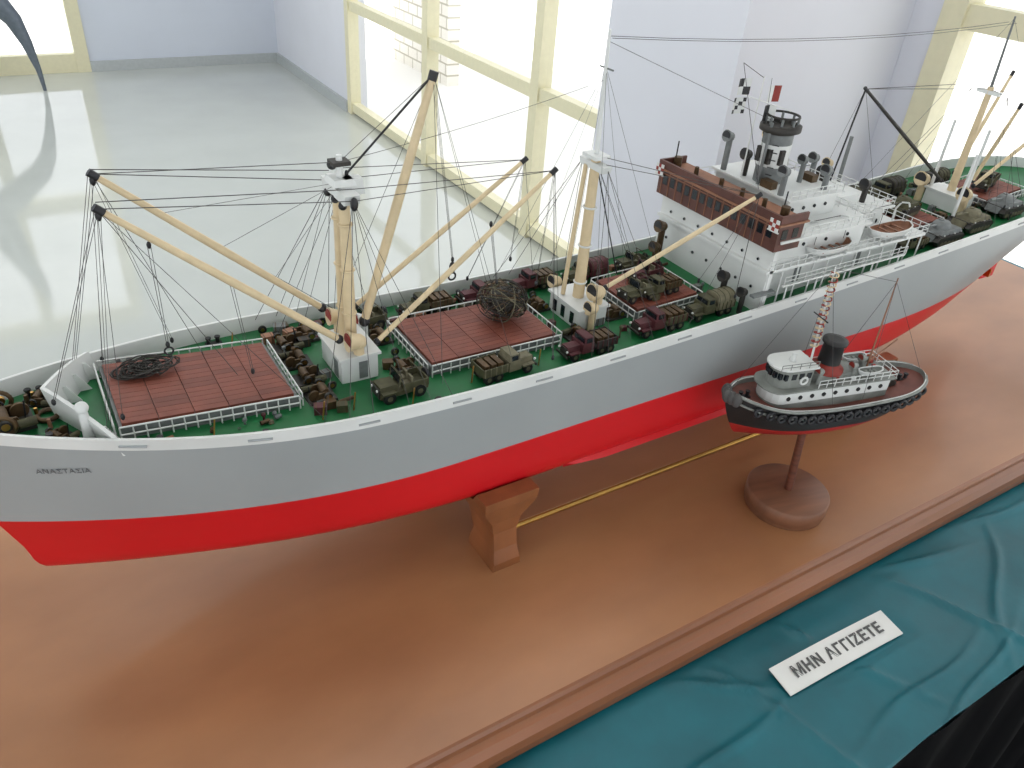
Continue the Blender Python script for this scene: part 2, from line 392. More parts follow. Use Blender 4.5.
# ------------------------------------------------------------ rigging
A1=V((.268,.69,.462));A2=V((.268,.752,.462))
for a,b in((A2,f1),(A1,f2),(A2+V((0,0,.01)),f1+V((0,0,.004))),(A1+V((0,0,.012)),f2+V((0,0,.006)))): line(a,b,.0008)
line(mt1+V((0,0,.02)),f1,.0007); block(f1-V((0,0,.006)),.004);block(f2-V((0,0,.006)),.004)
for a,b,n in((f1,(.0,.78,dk(0)+.005),3),(f2,(.015,.66,dk(0)+.005),3),(f1,(.10,.80,.29),2),(f2,(-.02,.70,dk(-.02)+.03),2),(f2,(.03,.665,.30),1),(f1,(.03,.79,.29),1)): tackle(a,b,n)
line(f1,(.12,.74,.30));line(f2,(.14,.69,.30)); tackle(V((.085,.71,.44)),(.085,.715,.335),2);rig.tor((.085,.715,.328),(0,1,0),.004,.001,'black')
tackle(V((.15,.71,.39)),(.155,.69,.30),2)
for t in(.25,.5,.75):
    line(f1.lerp(V((.25,.748,.322)),t),mt1,.0004); 
line(f1,(.30,.83,dk(.3)+.01));line(f2,(.20,.612,zg(.2)))
for sg,y0 in((-1,A1),(1,A2)):
    for dx in(-.07,-.045,-.02,.02,.045,.07): line(y0,(.268+dx,YC+sg*(H.hb(.268+dx,.27)-.006),zg(.268+dx)-.004),.0006)
for dx in(-.05,-.02,.02,.05):
    line(V((.268,YC,.47)),(.268+dx,YC+(.10),dk(.27)))
tackle(g3,V((.275,.722,.478)),4,.002); line(g3,(.268,.722,.49)); rig.cyl(g3,V((.275,.722,.478)),.0012,.0012,'black',5)
tackle(g3,V((.40,.73,.36)),3,.002); block((.40,.73,.35),.006); rig.tor((.40,.73,.339),(0,1,0),.0045,.0012,'black')
for b in((.49,.80,.28),(.30,.83,.28),(.42,.62,.28),(.33,.615,.28)): line(g3,b,.0005)
for g,yy in((g1,A2),(g2,A1)):
    line(g,yy,.0007);line(g,yy+V((0,0,.012)),.0007);tackle(g,(g.x-.03,g.y+(.07 if g is g1 else -.075),.275),2);tackle(g,(g.x-.01,g.y,.33),2); line(g,(g.x+.04,g.y+.02,.29))
tackle(V((.43,.70,.41)),(.45,.712,.33),3,.002)
for sg in(-1,1):
    y0=V((x2,YC+sg*.025,.452))
    for dx in(-.06,-.035,.035,.06): line(y0,(x2+dx,YC+sg*.114,zg(x2)-.004),.0006)
    for dx in(-.04,.0,.05): line(V((x2-.002,YC,.56)),(x2+dx*1.4,YC+sg*.112,zg(x2)),.0004)
    y3=V((x3,YC+sg*.03,.482))
    for dx in(-.06,-.03,.03,.06): line(y3,(x3+dx,YC+sg*.105,zg(x3)-.006),.0006)
line(h1,mt2+V((0,-.02,0)),.0007);line(h1,mt2+V((0,-.02,.008)),.0007);tackle(h1,(.76,.62,.29),2);tackle(h1,(.73,.66,.30),2);line(h1,(.68,.615,.27))
line(mt2,(.70,.76,.28),.0007);line(mt2,(.74,.82,.28),.0007)
line(mt1+V((0,0,.02)),mt2+V((0,0,.09)),.0005,.004)
rig.cyl(mt2,(.64,.72,.30),.0009,.0009,'black',4)
top2=V((x2-.004,YC,.598));top3=V((x3-.01,YC,.592))
for oy in(-.006,.006): line(top2+V((0,oy,-.006)),top3+V((0,oy,-.006)),.0006,.012)
line(top2+V((0,0,-.01)),(.88,YC,.475),.0005);line(top3,(1.64,YC,.33),.0005);line(top3,(1.10,YC,.36),.0005)
line(mt3,k1,.0008);line(mt3+V((0,0,.01)),k1,.0008);tackle(k1,(1.10,.80,.31),2);tackle(k1,(1.08,.66,.33),1);rig.cyl(k1,(1.07,.75,.36),.0014,.0014,'black',5)
for k in((1.36,.66,.478),(1.475,.75,.50),(1.55,.67,.46)): line(mt3,k,.0007);tackle(k,(k[0]+.02,k[1]-.03,.32),2)
rig.obj('rigging',ship)
# ------------------------------------------------------------ superstructure
mb=MB()
d0=dk(.85)-.004
mb.bb(.812,1.12,.640,.804,d0,.318,'ship_white')
mb.bb(.80,1.14,.612,.832,.316,.320,'ship_white')
mb.bb(.812,1.0,.625,.82,.32,.362,'ship_white')
mb.bb(.805,.985,.606,.838,.360,.3635,'ship_white')
mb.bb(1.0,1.09,.66,.785,.32,.352,'ship_white'); mb.bb(.996,1.1,.65,.795,.352,.355,'ship_white')
mb.bb(.806,.8125,.612,.832,d0,.362,'ship_white')
for k in range(7):
    for z in(.288,.328):
        y=.636+k*.029; mb.cyl((.8050,y,z),(.806,y,z),.0023,.0023,'steel_grey',10); mb.cyl((.8046,y,z),(.8051,y,z),.0016,.0016,'glass_dark',10)
for k in range(7):
    xx=.83+k*.045; mb.cyl((xx,.6385,.30),(xx,.64,.30),.0025,.0025,'glass_dark',10)
    if k<4: mb.cyl((xx,.6235,.342),(xx,.625,.342),.0025,.0025,'glass_dark',10)
for xx in(.9,1.03): mb.bb(xx-.006,xx+.006,.6388,.64,.275,.308,'steel_grey')
mb.bb(.796,.842,.608,.838,.3500,.3855,'bridge_brown')
mb.bb(.792,.846,.604,.842,.3855,.3880,'boat_brown')
mb.bb(.794,.798,.606,.840,.3880,.3985,'bridge_brown');mb.bb(.798,.844,.606,.609,.3880,.3985,'bridge_brown');mb.bb(.798,.844,.837,.840,.3880,.3985,'bridge_brown')
for k in range(14):
    y=.622+k*.0155; mb.bb(.7953,.796,y-.0045,y+.0045,.366,.379,'glass_dark'); mb.bb(.795,.7961,y+.0066,y+.0074,.351,.3855,'boat_brown')
mb.bb(.795,.7961,.608,.838,.3805,.3815,'boat_brown')
for k in range(2): mb.bb(.803+k*.02,.813+k*.02,.6072,.608,.366,.379,'glass_dark')
for yy in(.614,.834):
    for i in range(3):
        for j in range(3): mb.box((.7915,yy+(i-1)*.005,.381+j*.005),(.0012,.005,.005),'rust_red' if (i+j)%2 else 'ship_white')
    mb.bb(.791,.793,yy-.009,yy+.009,.377,.3785,'ship_white')
mb.bb(.86,.96,.655,.79,.3635,.392,'ship_white'); mb.bb(.855,.965,.648,.797,.392,.395,'ship_white')
for k in range(4): mb.cyl((.872+k*.022,.6535,.379),(.872+k*.022,.655,.379),.0025,.0025,'glass_dark',10)
mb.bb(.965,1.04,.675,.77,.355,.372,'ship_white')
mb.rail([(.80,.611,.3205),(1.14,.611,.3205),(1.14,.83,.3205)],.013,.014)
mb.rail([(.846,.607,.3635),(.985,.607,.3635),(.985,.837,.3635),(.85,.837,.3635)],.013,.014)
mb.rail([(.858,.65,.395),(.962,.65,.395),(.962,.795,.395)],.012,.014)
mb.rail([(1.0,.652,.355),(1.098,.652,.355),(1.098,.793,.355)],.012,.014)
for k in range(12): mb.cyl((.805+k*.03,.614,dk(.9)-.004),(.805+k*.03,.614,.317),.0012,.0012,'ship_white',6)
mb.obj('bridge_superstructure',ship)
mb=MB()
fx=.89
mb.lathe((fx,YC,.39),[(.019,0),(.019,.028)],'steel_grey',24,1.15,1); mb.lathe((fx,YC,.418),[(.0193,0),(.0193,.030)],'ship_white',24,1.15,1); mb.lathe((fx,YC,.448),[(.019,0),(.019,.016)],'steel_grey',24,1.15,1)
for a in(2.7,3.6,4.4): mb.box((fx+.0218*math.cos(a),YC+.0192*math.sin(a),.433),(.007,.007,.02),'dark')
mb.lathe((fx,YC,.462),[(.020,0),(.026,.003),(.026,.010),(.021,.012),(.021,.007),(.001,.006)],'dark',24,1.15,1)
for a in range(8):
    t=a*math.pi/4; mb.cyl((fx+.022*math.cos(t),YC+.02*math.sin(t),.470),(fx+.022*math.cos(t),YC+.02*math.sin(t),.484),.0018,.0018,'steel_grey',6)
mb.tor((fx,YC,.484),(0,0,1),.0215,.0016,'dark',20)
mb.cyl((fx-.026,YC-.006,.395),(fx-.026,YC-.006,.478),.0022,.0022,'steel_grey')
for i in range(6): mb.cyl((fx-.022,YC-.012,.40+i*.01),(fx-.018,YC-.02,.40+i*.01),.0007,.0007,'black',4)
mb.obj('funnel',ship)
mb=MB()
for x,y,z,h,r,c in((.862,.672,.395,.03,.008,'steel_grey'),(.862,.78,.395,.045,.008,'steel_grey'),(.94,.665,.395,.025,.008,'steel_grey'),(.945,.78,.395,.04,.009,'cream'),(.93,.70,.395,.03,.007,'steel_grey'),(.925,.76,.395,.03,.007,'dark'),
  (.98,.70,.372,.03,.008,'dark'),(1.02,.75,.372,.03,.008,'steel_grey'),(.78,.66,dk(.78),.04,.008,'dark'),(.785,.80,dk(.78),.055,.009,'bronze_dark'),(.77,.79,dk(.78),.03,.008,'bronze_dark'),(.785,.628,dk(.78),.03,.007,'dark'),(1.06,.68,.355,.025,.008,'dark'),(1.07,.76,.355,.03,.008,'cream'),(.872,.75,.395,.028,.008,'dark')):
    mb.cowl((x,y,z),h,r*.9,c,'black')
for x in(.868,.95): mb.box((x,.70,.40),(.012,.02,.01),'bronze_dark')
mb.cyl((.822,.63,.388),(.822,.63,.42),.001,.001,'black');mb.cyl((.815,.83,.388),(.815,.83,.425),.001,.001,'black')
for y in(.625,.83): mb.cyl((.82,y,.388),(.82,y,.402),.006,.006,'bronze_dark',10)
for y in(.66,.70,.74,.79): mb.cyl((.82,y,.388),(.82,y,.40),.0035,.003,'bronze_dark',8)
mb.obj('cowl_vents',ship)
mb=MB()
mb.cyl((.862,.745,.395),(.862,.745,.53),.0012,.0008,'ship_white')
mb.cyl((.862,.775,.50),(.862,.69,.50),.0007,.0007,'ship_white')
def flag(o,c1,c2,pat):
    o=V(o)
    for i in range(4):
        for j in range(4):
            mt=c1 if pat(i,j) else c2; q=.0052
            w0=.0018*math.sin(i*1.2);w1=.0018*math.sin((i+1)*1.2)
            mb.add([o+V((q*i,w0,-q*j)),o+V((q*(i+1),w1,-q*j)),o+V((q*(i+1),w1,-q*(j+1))),o+V((q*i,w0,-q*(j+1)))],[(0,1,2,3)],mt)
flag((.834,.76,.525),'black','ship_white',lambda i,j:(i//2+j//2)%2==0);flag((.834,.762,.500),'black','ship_white',lambda i,j:(i+j)%3==0)
flag((.865,.735,.520),'rust_red','ship_white',lambda i,j:i>1);flag((.865,.735,.495),'black','ship_white',lambda i,j:i<2)
mb.cyl((.834,.76,.545),(.85,.70,.395),.0004,.0004,'black',4);mb.cyl((.865,.735,.53),(.866,.72,.395),.0004,.0004,'black',4);mb.cyl((.834,.76,.545),(.862,.745,.528),.0004,.0004,'black',4)
mb.obj('signal_flags',ship)
def boat(mb,c,L,W,Hh,outer,inner):
    c=V(c);N=14;K=6
    for off,mt,fl in((0,outer,0),(.0012,inner,1)):
        vs=[];fs=[]
        for i in range(N+1):
            t=-1+2*i/N; hw=(W/2-off)*math.sqrt(max(0,1-abs(t)**2.6)); dp=(Hh-off)*(1-.35*abs(t)**3)*(1 if abs(t)<.999 else .3)
            for j in range(K*2+1):
                a=math.pi*j/(K*2); vs.append(c+V((t*(L/2-off),-hw*math.cos(a),Hh*.25*t*t-dp*math.sin(a)**.8)))
        n=K*2+1
        for i in range(N):
            for j in range(n-1):
                q=(i*n+j,(i+1)*n+j,(i+1)*n+j+1,i*n+j+1); fs.append(q if not fl else q[::-1])
        mb.add(vs,fs,mt,True)
    for sg in(-1,1):
        mb.tube([c+V((t*L/2,sg*W/2*math.sqrt(max(0,1-abs(t)**2.6)),Hh*.25*t*t)) for t in[-1+2*i/12 for i in range(13)]],.0011,'ship_white',5)
    for t in(-.55,-.2,.15,.5): mb.box(c+V((t*L/2,0,-.003)),(.004,W*.85,.0012),inner)
for x in(.925,1.06):
    for y in(.622,.822):
        mb=MB(); zc=.334+(x-.925)*.02
        boat(mb,(x,y,zc),.088,.034,.013,'ship_white','boat_brown')
        sg=-1 if y<.7 else 1
        for dx in(-.03,.03):
            P=[V((x+dx,y-sg*.02,.320)),V((x+dx,y-sg*.02,.355)),V((x+dx,y-sg*.014,.366)),V((x+dx,y-sg*.003,.369)),V((x+dx,y,.364))]
            mb.tube(P,.0012,'ship_white',6); mb.cyl(P[-1],(x+dx,y,zc+.004),.0005,.0005,'rope',4); mb.box((x+dx,y,.3215),(.004,.026,.004),'ship_white')
        mb.cyl((x-.03,y-sg*.014,.366),(x+.03,y-sg*.014,.366),.0006,.0006,'rope',4)
        mb.obj('lifeboat',ship)
mb=MB()
mb.bb(.83,1.09,.603,.606,.296,.2985,'ship_white'); mb.rail([(.83,.603,.2985),(1.09,.603,.2985)],.012,.02)
mb.box((.80,.610,.29),(.04,.008,.003),'steel_grey')
for x in(.84,.9,.96,1.02,1.08): mb.cyl((x,.6055,dk(x)+.01),(x,.6055,.297),.0012,.0012,'ship_white',5)
mb.obj('gangway_ladder',ship)
# ------------------------------------------------------------ deck cargo
def wheels(mb,xs,w,r,mt='black'):
    for x in xs:
        for y in(-w,w):
            mb.cyl((x,y-r*.3,r),(x,y+r*.3,r),r,r,mt,12); mb.cyl((x,y-r*.34,r),(x,y+r*.34,r),r*.45,r*.45,'olive_light',8)
def place(mb,x,y,z,yaw,s): mb.M=Matrix.Translation((x,y,z))@Matrix.Rotation(yaw,4,'Z')@Matrix.Scale(s,4)
def truck(x,y,c='olive',c2='olive_light',s=1,yaw=0,cover=True,z=None,nm='army_truck'):
    mb=MB(); place(mb,x,y,dk(x)if z is None else z,yaw,s)
    mb.box((0,0,.0085),(.076,.012,.003),'dark')
    mb.box((-.027,0,.015),(.022,.016,.011),c,tx=.95,ty=.85); mb.box((-.0385,0,.0145),(.001,.013,.009),'dark')
    for y in(-.0115,.0115): mb.box((-.028,y,.0125),(.017,.006,.002),c); mb.cyl((-.039,y*.8,.016),(-.041,y*.8,.016),.0015,.0015,'ship_white',8)
    mb.box((-.041,0,.009),(.002,.026,.003),'dark')
    mb.box((-.008,0,.0165),(.018,.027,.014),c); mb.box((-.007,0,.0275),(.015,.025,.009),c,tx=.85,ty=.92)
    mb.box((-.0148,0,.0275),(.001,.021,.006),'glass_dark'); 
    for y in(-.0125,.0125): mb.box((-.007,y,.0275),(.009,.001,.006),'glass_dark')
    mb.box((.022,0,.0145),(.036,.030,.004),c2)
    for y in(-.0145,.0145):
        mb.box((.022,y,.020),(.036,.0012,.008),c2)
        for k in range(5): mb.box((.006+k*.008,y*1.05,.019),(.0012,.0015,.011),c)
    mb.box((.0395,0,.020),(.0012,.029,.008),c2)
    if cover:
        n=8;vs=[]
        for xx in (.0045,.0395):
            for i in range(n+1):
                a=math.pi*i/n; vs.append((xx,-.0145*math.cos(a),.023+.014*math.sin(a)**.6))
        mb.add(vs,[(i,i+1,n+2+i,n+1+i) for i in range(n)],c2,True); mb.add(vs,[tuple(range(n+1)),tuple(range(2*n+1,n,-1))],c2)
        for k in range(4):
            xx=.007+k*.01; mb.tube([(xx,-.0148*math.cos(math.pi*i/8),.023+.0145*math.sin(math.pi*i/8)**.6) for i in range(9)],.0006,c,4)
    else:
        for k in range(3): mb.box((.012+k*.01,0,.021),(.007,.02,.009),'bronze_dark')
    wheels(mb,(-.028,.016,.030),.0115,.0068)
    return mb.obj(nm,ship)
def jeep(x,y,s=1,yaw=0,c='olive',z=None):
    mb=MB(); place(mb,x,y,dk(x)if z is None else z,yaw,s)
    mb.box((0,0,.009),(.052,.022,.005),c); mb.box((-.016,0,.0145),(.019,.018,.008),c,tx=.95,ty=.9)
    for y in(-.012,.012): mb.box((-.018,y,.013),(.014,.006,.002),c); mb.box((.012,y*.95,.0145),(.028,.0015,.008),c)
    mb.box((.0255,0,.0145),(.0015,.023,.008),c); mb.box((-.0265,0,.012),(.0015,.018,.01),'dark')
    for y in(-.006,.006): mb.box((.004,y,.0145),(.008,.008,.004),'olive_light'); mb.box((.0085,y,.019),(.002,.008,.009),'olive_light'); mb.cyl((-.0265,y,.015),(-.0285,y,.015),.0014,.0014,'ship_white',8)
    mb.tube([(-.006,-.0105,.018),(-.004,-.0105,.029),(-.004,.0105,.029),(-.006,.0105,.018)],.0008,c,5); mb.box((-.005,0,.0235),(.0006,.019,.009),'glass_dark')
    mb.tor((-.001,-.005,.0205),(1,0,.6),.0032,.0005,'black',10,4)
    mb.tube([(.02,-.0115,.018),(.016,-.0115,.030),(.016,.0115,.030),(.02,.0115,.018)],.0006,c,5)
    mb.cyl((.027,0,.0165),(.030,0,.0165),.0062,.0062,'black',12)
    wheels(mb,(-.017,.016),.0115,.0066)
    return mb.obj('army_jeep',ship)
def tank(x,y,s=1,yaw=0,c='steel_grey'):
    mb=MB(); place(mb,x,y,dk(x),yaw,s)
    mb.box((0,0,.013),(.072,.024,.010),c,tx=.9); mb.box((.004,0,.0205),(.05,.036,.006),c,tx=.85,ty=.9)
    for y in(-.0165,.0165):
        pts=[(-.034,.010),(-.028,.017),(.028,.017),(.035,.011),(.026,.001),(-.026,.001)]
        n=6;vs=[(px,y+o,pz) for o in(-.0045,.0045) for px,pz in pts]
        mb.add(vs,[tuple(range(n-1,-1,-1)),tuple(range(n,2*n))]+[(i,(i+1)%n,n+(i+1)%n,n+i) for i in range(n)],'dark')
        for k in range(6): mb.cyl((-.022+k*.009,y-.005,.0055),(-.022+k*.009,y+.005,.0055),.0042,.0042,'olive_light',10)
    mb.lathe((-.002,0,.0225),[(.015,0),(.015,.005),(.011,.0095),(.003,.0105)],c,14,1.1,.9); mb.cyl((-.012,0,.028),(-.048,0,.030),.0016,.0012,c,8); mb.cyl((-.002,.004,.032),(-.002,.004,.0345),.004,.004,c,10)
    for k in range(5): mb.cyl((-.03+k*.013,-.019,.018),(-.03+k*.013,.019,.018),.0012,.0012,'ship_white' if k%2 else 'dark',6)
    return mb.obj('battle_tank',ship)
jeep(.298,.652,1.08,.03);jeep(.318,.80,1,.1,'olive')
truck(.424,.643,'olive_light','olive',.92,math.pi+.05,False)
truck(.540,.640,'maroon','dark',.9,0,False);truck(.655,.645,'maroon','olive',.95,0,False)
truck(.742,.645,'olive','olive_light',.9,0,True)
truck(.405,.808,'olive','bronze_dark',.85,0,False);truck(.492,.81,'maroon','dark',.85,0,False);truck(.57,.812,'maroon','olive',.85,.02,False);truck(.65,.80,'olive','maroon',.85,0,True)
jeep(.71,.742,.95,.1,'maroon',dk(.7)+.0152);jeep(.735,.80,.9,0)
jeep(.665,.705,.95,.1,'olive',dk(.66)+.0152)
truck(.70,.70,'olive','bronze_dark',.8,.05,False,dk(.7)+.0152)
tank(1.235,.642,1.05);tank(1.325,.648,1.0,0,'olive_light')
tank(1.43,.655,1.0)
truck(1.20,.80,'dark','olive',1.1,0,True);truck(1.30,.80,'olive','dark',1.0,0,True);truck(1.165,.645,'olive','olive_light',.8,0,False)
tank(1.24,.72,.9,.2,'olive').location.z+=.0152
truck(1.42,.79,'dark','olive',.9,0,True);truck(1.47,.72,'olive','olive_light',.9,.3,False).location.z+=.0152
mb=MB(); c=V((.475,.735,dk(.475)+.040))
mb.sph(c,.020,'dark',12,8,(1,1,.85))
for i in range(90):
    a=V((random.gauss(0,1),random.gauss(0,1),random.gauss(0,1))).normalized(); b=a.orthogonal().normalized(); q=a.cross(b); t0=random.uniform(0,6.28); R=random.uniform(.021,.033)
    P=[c+V(((b*math.cos(t0+t*.3)+q*math.sin(t0+t*.3))*R)) for t in range(8)]
    P=[V((p.x,p.y,c.z+(p.z-c.z)*.76)) for p in P]; mb.tube(P,.0007,random.choice(('dark','bronze_dark','olive_light','dark')),4)
mb.obj('cargo_net',ship)
mb=MB()
for i in range(44):
    t=random.uniform(0,6.28); R=random.uniform(.004,.022); cc=V((.062+random.uniform(-.008,.012),.755+random.uniform(-.005,.005),dk(.06)+.018+random.uniform(0,.006)))
    mb.tube([cc+V((R*math.cos(t+k*.35)*1.2,R*math.sin(t+k*.35)*.7,random.uniform(-.001,.002))) for k in range(9)],.0009,'dark',4)
mb.obj('rope_pile',ship)
mb=MB()
def gear(x,y,z0=None,sc=1):
    z=dk(x) if z0 is None else z0; k=random.random(); s=random.uniform(.006,.011)*sc; m=random.choice(('olive','dark','bronze_dark','maroon','olive_light','steel_grey','boat_brown'))
    if k<.4: 
        mb.M=Matrix.Translation((x,y,z))@Matrix.Rotation(random.choice((0,.2,-.3)),4,'Z'); mb.box((0,0,s/2),(s*1.3,s,s),m)
        for q in(-.4,.4): mb.box((s*q,0,s/2),(s*.1,s*1.06,s*1.04),'bronze_dark')
        mb.M=Matrix()
    elif k<.5: mb.cyl((x,y,z),(x,y,z+s),s*.35,s*.35,m,10);mb.tor((x,y,z+s*.5),(0,0,1),s*.35,s*.04,'dark',10,4)
    elif k<.65: mb.tor((x,y,z+.0015),(0,0,1),s*.45,s*.12,'rope',12,5)
    elif k<.75: mb.cyl((x-s,y,z+.003),(x+s,y+.002,z+.003),.0022,.0022,m,8)
    elif k<.87: mb.cyl((x,y-.001,z+.005),(x,y+.001,z+.005),.005,.005,'dark',12);mb.cyl((x,y-.0013,z+.005),(x,y+.0013,z+.005),.0025,.0025,'brass',8)
    else: mb.cyl((x,y,z),(x,y,z+s*1.6),.0012,.0012,m,6);mb.sph((x,y,z+s*1.6),.0025,m,8,6)
for i in range(85): gear(random.uniform(.20,.79),random.uniform(.788,.832))
for i in range(34): gear(random.choice((random.uniform(.205,.24),random.uniform(.305,.335),random.uniform(.53,.64),random.uniform(.765,.79))),random.uniform(.645,.80))
for i in range(9): x=random.uniform(.655,.75); gear(x,random.uniform(.685,.765),dk(x)+.0152)
for i in range(16): gear(random.uniform(.26,.79),random.uniform(.612,.620),None,.5)
for i in range(12): gear(random.uniform(.03,.19),random.uniform(.645,.657),None,.45)
for i in range(35): gear(random.uniform(1.15,1.50),random.uniform(.78,.82));
for i in range(20): gear(random.choice((random.uniform(1.29,1.34),random.uniform(1.39,1.42),random.uniform(1.14,1.165))),random.uniform(.63,.80))
mb.obj('deck_gear',ship)
# ------------------------------------------------------------ display base
base=empty('wooden_display_base')
mb=MB()
x0,x1,y0,y1=-.62,2.02,.400,1.045
prof=[(0,0),(.003,-.001),(.006,-.005),(.007,-.011),(.014,-.014),(.021,-.021),(.024,-.030),(.024,-.040)]
rings=[[(x0-o,y0-o,z),(x1+o,y0-o,z),(x1+o,y1+o,z),(x0-o,y1+o,z)] for o,z in prof]
vs=[p for r in rings for p in r];fs=[]
for j in range(len(prof)-1):
    for i in range(4): fs.append((j*4+i,(j+1)*4+i,(j+1)*4+(i+1)%4,j*4+(i+1)%4))
mb.add(vs,fs,'base_edge'); mb.add(rings[0],[(0,1,2,3)],'base_wood'); mb.add(rings[-1],[(3,2,1,0)],'base_edge')
mb.obj('base_board',base)
def cradle(xc,nm):
    mb=MB()
    lv=[(0,.040,.578,.640),(.012,.038,.578,.640),(.03,.033,.584,.636),(.055,.033,.588,.65),(.075,.042,.586,.660),(.090,.060,.582,.665),(.0985,.070,.580,.665),(.0986,.070,.580,.622),(.106,.073,.578,.608),(.1185,.074,.578,.600)]
    for far in(0,1):
        vs=[]
        for z,w,ya,yb in lv:
            if far: ya,yb=2*YC-yb,2*YC-ya
            vs+=[(xc-w/2,ya,z),(xc+w/2,ya,z),(xc+w/2,yb,z),(xc-w/2,yb,z)]
        fs=[(3,2,1,0)]
        for j in range(len(lv)-1):
            for i in range(4): fs.append((j*4+i,j*4+(i+1)%4,(j+1)*4+(i+1)%4,(j+1)*4+i))
        e=(len(lv)-1)*4; fs.append((e,e+1,e+2,e+3)); mb.add(vs,fs,'stand_wood')
    mb.bb(xc-.016,xc+.016,.64,2*YC-.64,.055,.0985,'stand_wood')
    mb.obj(nm,base,.002)
cradle(.408,'cradle_fore');cradle(1.10,'cradle_aft')
mb=MB()
for y in(.594,2*YC-.594): mb.cyl((.420,y,.050),(1.10,y,.050),.0040,.0040,'brass',14); 
mb.obj('brass_rods',base)
# ------------------------------------------------------------ table & cloth
tb=empty('display_table')
mb=MB()
X0,X1,Y0,Y1=-1.0,2.15,.172,1.27
nx,ny=560,190
def ridge(v,w): return math.exp(-(v/w)**2)
FOLDS=[(.70,.335,.5,-1,.005,.007),(.90,.365,1,-.25,.005,.008),(.78,.215,1,.10,.006,.006),(.60,.25,.35,-1,.005,.006),(1.02,.27,.8,.6,.006,.007),(1.3,.3,1,.2,.006,.007),(.55,.34,.9,-.5,.005,.006),(.93,.25,.5,-.9,.005,.006),(.86,.19,1,.25,.005,.005),(1.12,.36,1,-.1,.005,.006),(.50,.27,1,.15,.006,.006)]
def ch(x,y):
    e=min(1,max(0,(.375-y)/.03)) if y<.5 else 0
    if not e: return -.0445
    h=.0018*math.sin(18*(x*.8-y*1.6)+2*math.sin(5*x))+.0014*math.sin(34*(x*.5+y*.9)+1.5*math.sin(9*y+3*x))
    for px,py,dx,dy,w,a in FOLDS:
        l=math.hypot(dx,dy); u=((x-px)*dx+(y-py)*dy)/l; v=(-(x-px)*dy+(y-py)*dx)/l+.006*math.sin(u*25)
        h+=a*ridge(v,w)*ridge(u,.12)
    cx=max(0,1-max(abs(x-.72)-.105,0)/.02); cy=max(0,1-max(abs(y-.299)-.025,0)/.012); k=cx*cy
    h=h*(1-k)+min(h,.0)*k
    return -.0405-.004+e*(h+.004)
vs=[];fs=[]
for j in range(ny+1):
    y=Y0+(Y1-Y0)*(j/ny)**2
    for i in range(nx+1):
        x=X0+(X1-X0)*i/nx; vs.append((x,y+(.006*math.sin(9*x) if j==0 else 0),ch(x,y)-(.006 if j==0 else 0)))
for j in range(ny):
    for i in range(nx):
        a=j*(nx+1)+i; fs.append((a,a+1,a+nx+2,a+nx+1))
mb.add(vs,fs,'cloth_teal',True); mb.obj('tablecloth',tb)
mb=MB()
def drape(p,q,nrm):
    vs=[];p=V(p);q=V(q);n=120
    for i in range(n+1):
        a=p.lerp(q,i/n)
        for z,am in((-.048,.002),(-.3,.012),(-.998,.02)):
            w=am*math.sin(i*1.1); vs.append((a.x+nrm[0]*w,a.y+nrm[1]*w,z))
    mb.add(vs,[(i*3+k,(i+1)*3+k,(i+1)*3+k+1,i*3+k+1) for i in range(n) for k in range(2)],'drape_shade_black',True)
drape((X0,Y0,0),(X1,Y0,0),(0,1));drape((X1,Y0,0),(X1,Y1,0),(1,0));drape((X1,Y1,0),(X0,Y1,0),(0,1));drape((X0,Y1,0),(X0,Y0,0),(1,0))
mb.obj('cloth_drape',tb)  # hanging cloth below the table edge, its shade painted black
mb=MB(); mb.bb(X0+.02,X1-.02,Y0+.03,Y1-.02,-.085,-.06,'brown_wood')
for x in(X0+.08,X1-.08):
    for y in(Y0+.08,Y1-.08): mb.bb(x-.03,x+.03,y-.03,y+.03,-1,-.085,'brown_wood')
mb.obj('table_frame',tb)
card=empty('sign_card',(.7195,.2985,-.0385),math.radians(-2))
mb=MB(); n=12;vs=[]
for i in range(n+1):
    x=-.1+.2*i/n
    for y in(-.0185,.0185): vs.append((x,y,.001+.002*math.sin(i/n*3.1)+(y+.0185)*.12)); 
mb.add(vs,[(i*2,(i+1)*2,(i+1)*2+1,i*2+1) for i in range(n)],'card')
mb.add([(v[0],v[1],v[2]-.0012) for v in vs],[(i*2+1,(i+1)*2+1,(i+1)*2,i*2) for i in range(n)],'card')
mb.obj('paper_card',card)
c=bpy.data.curves.new('sign_text','FONT');c.body='ΜΗΝ ΑΓΓΙΖΕΤΕ';c.size=.0195;c.extrude=.0002;c.offset=.0006;c.align_x='CENTER';c.align_y='CENTER';c.space_character=1.14
o=bpy.data.objects.new('sign_text',c);S.collection.objects.link(o);o.parent=card;o.location=(0,0,.0058);o.rotation_euler=(math.atan(.12),0,0);o.data.materials.append(MATS['ink'])
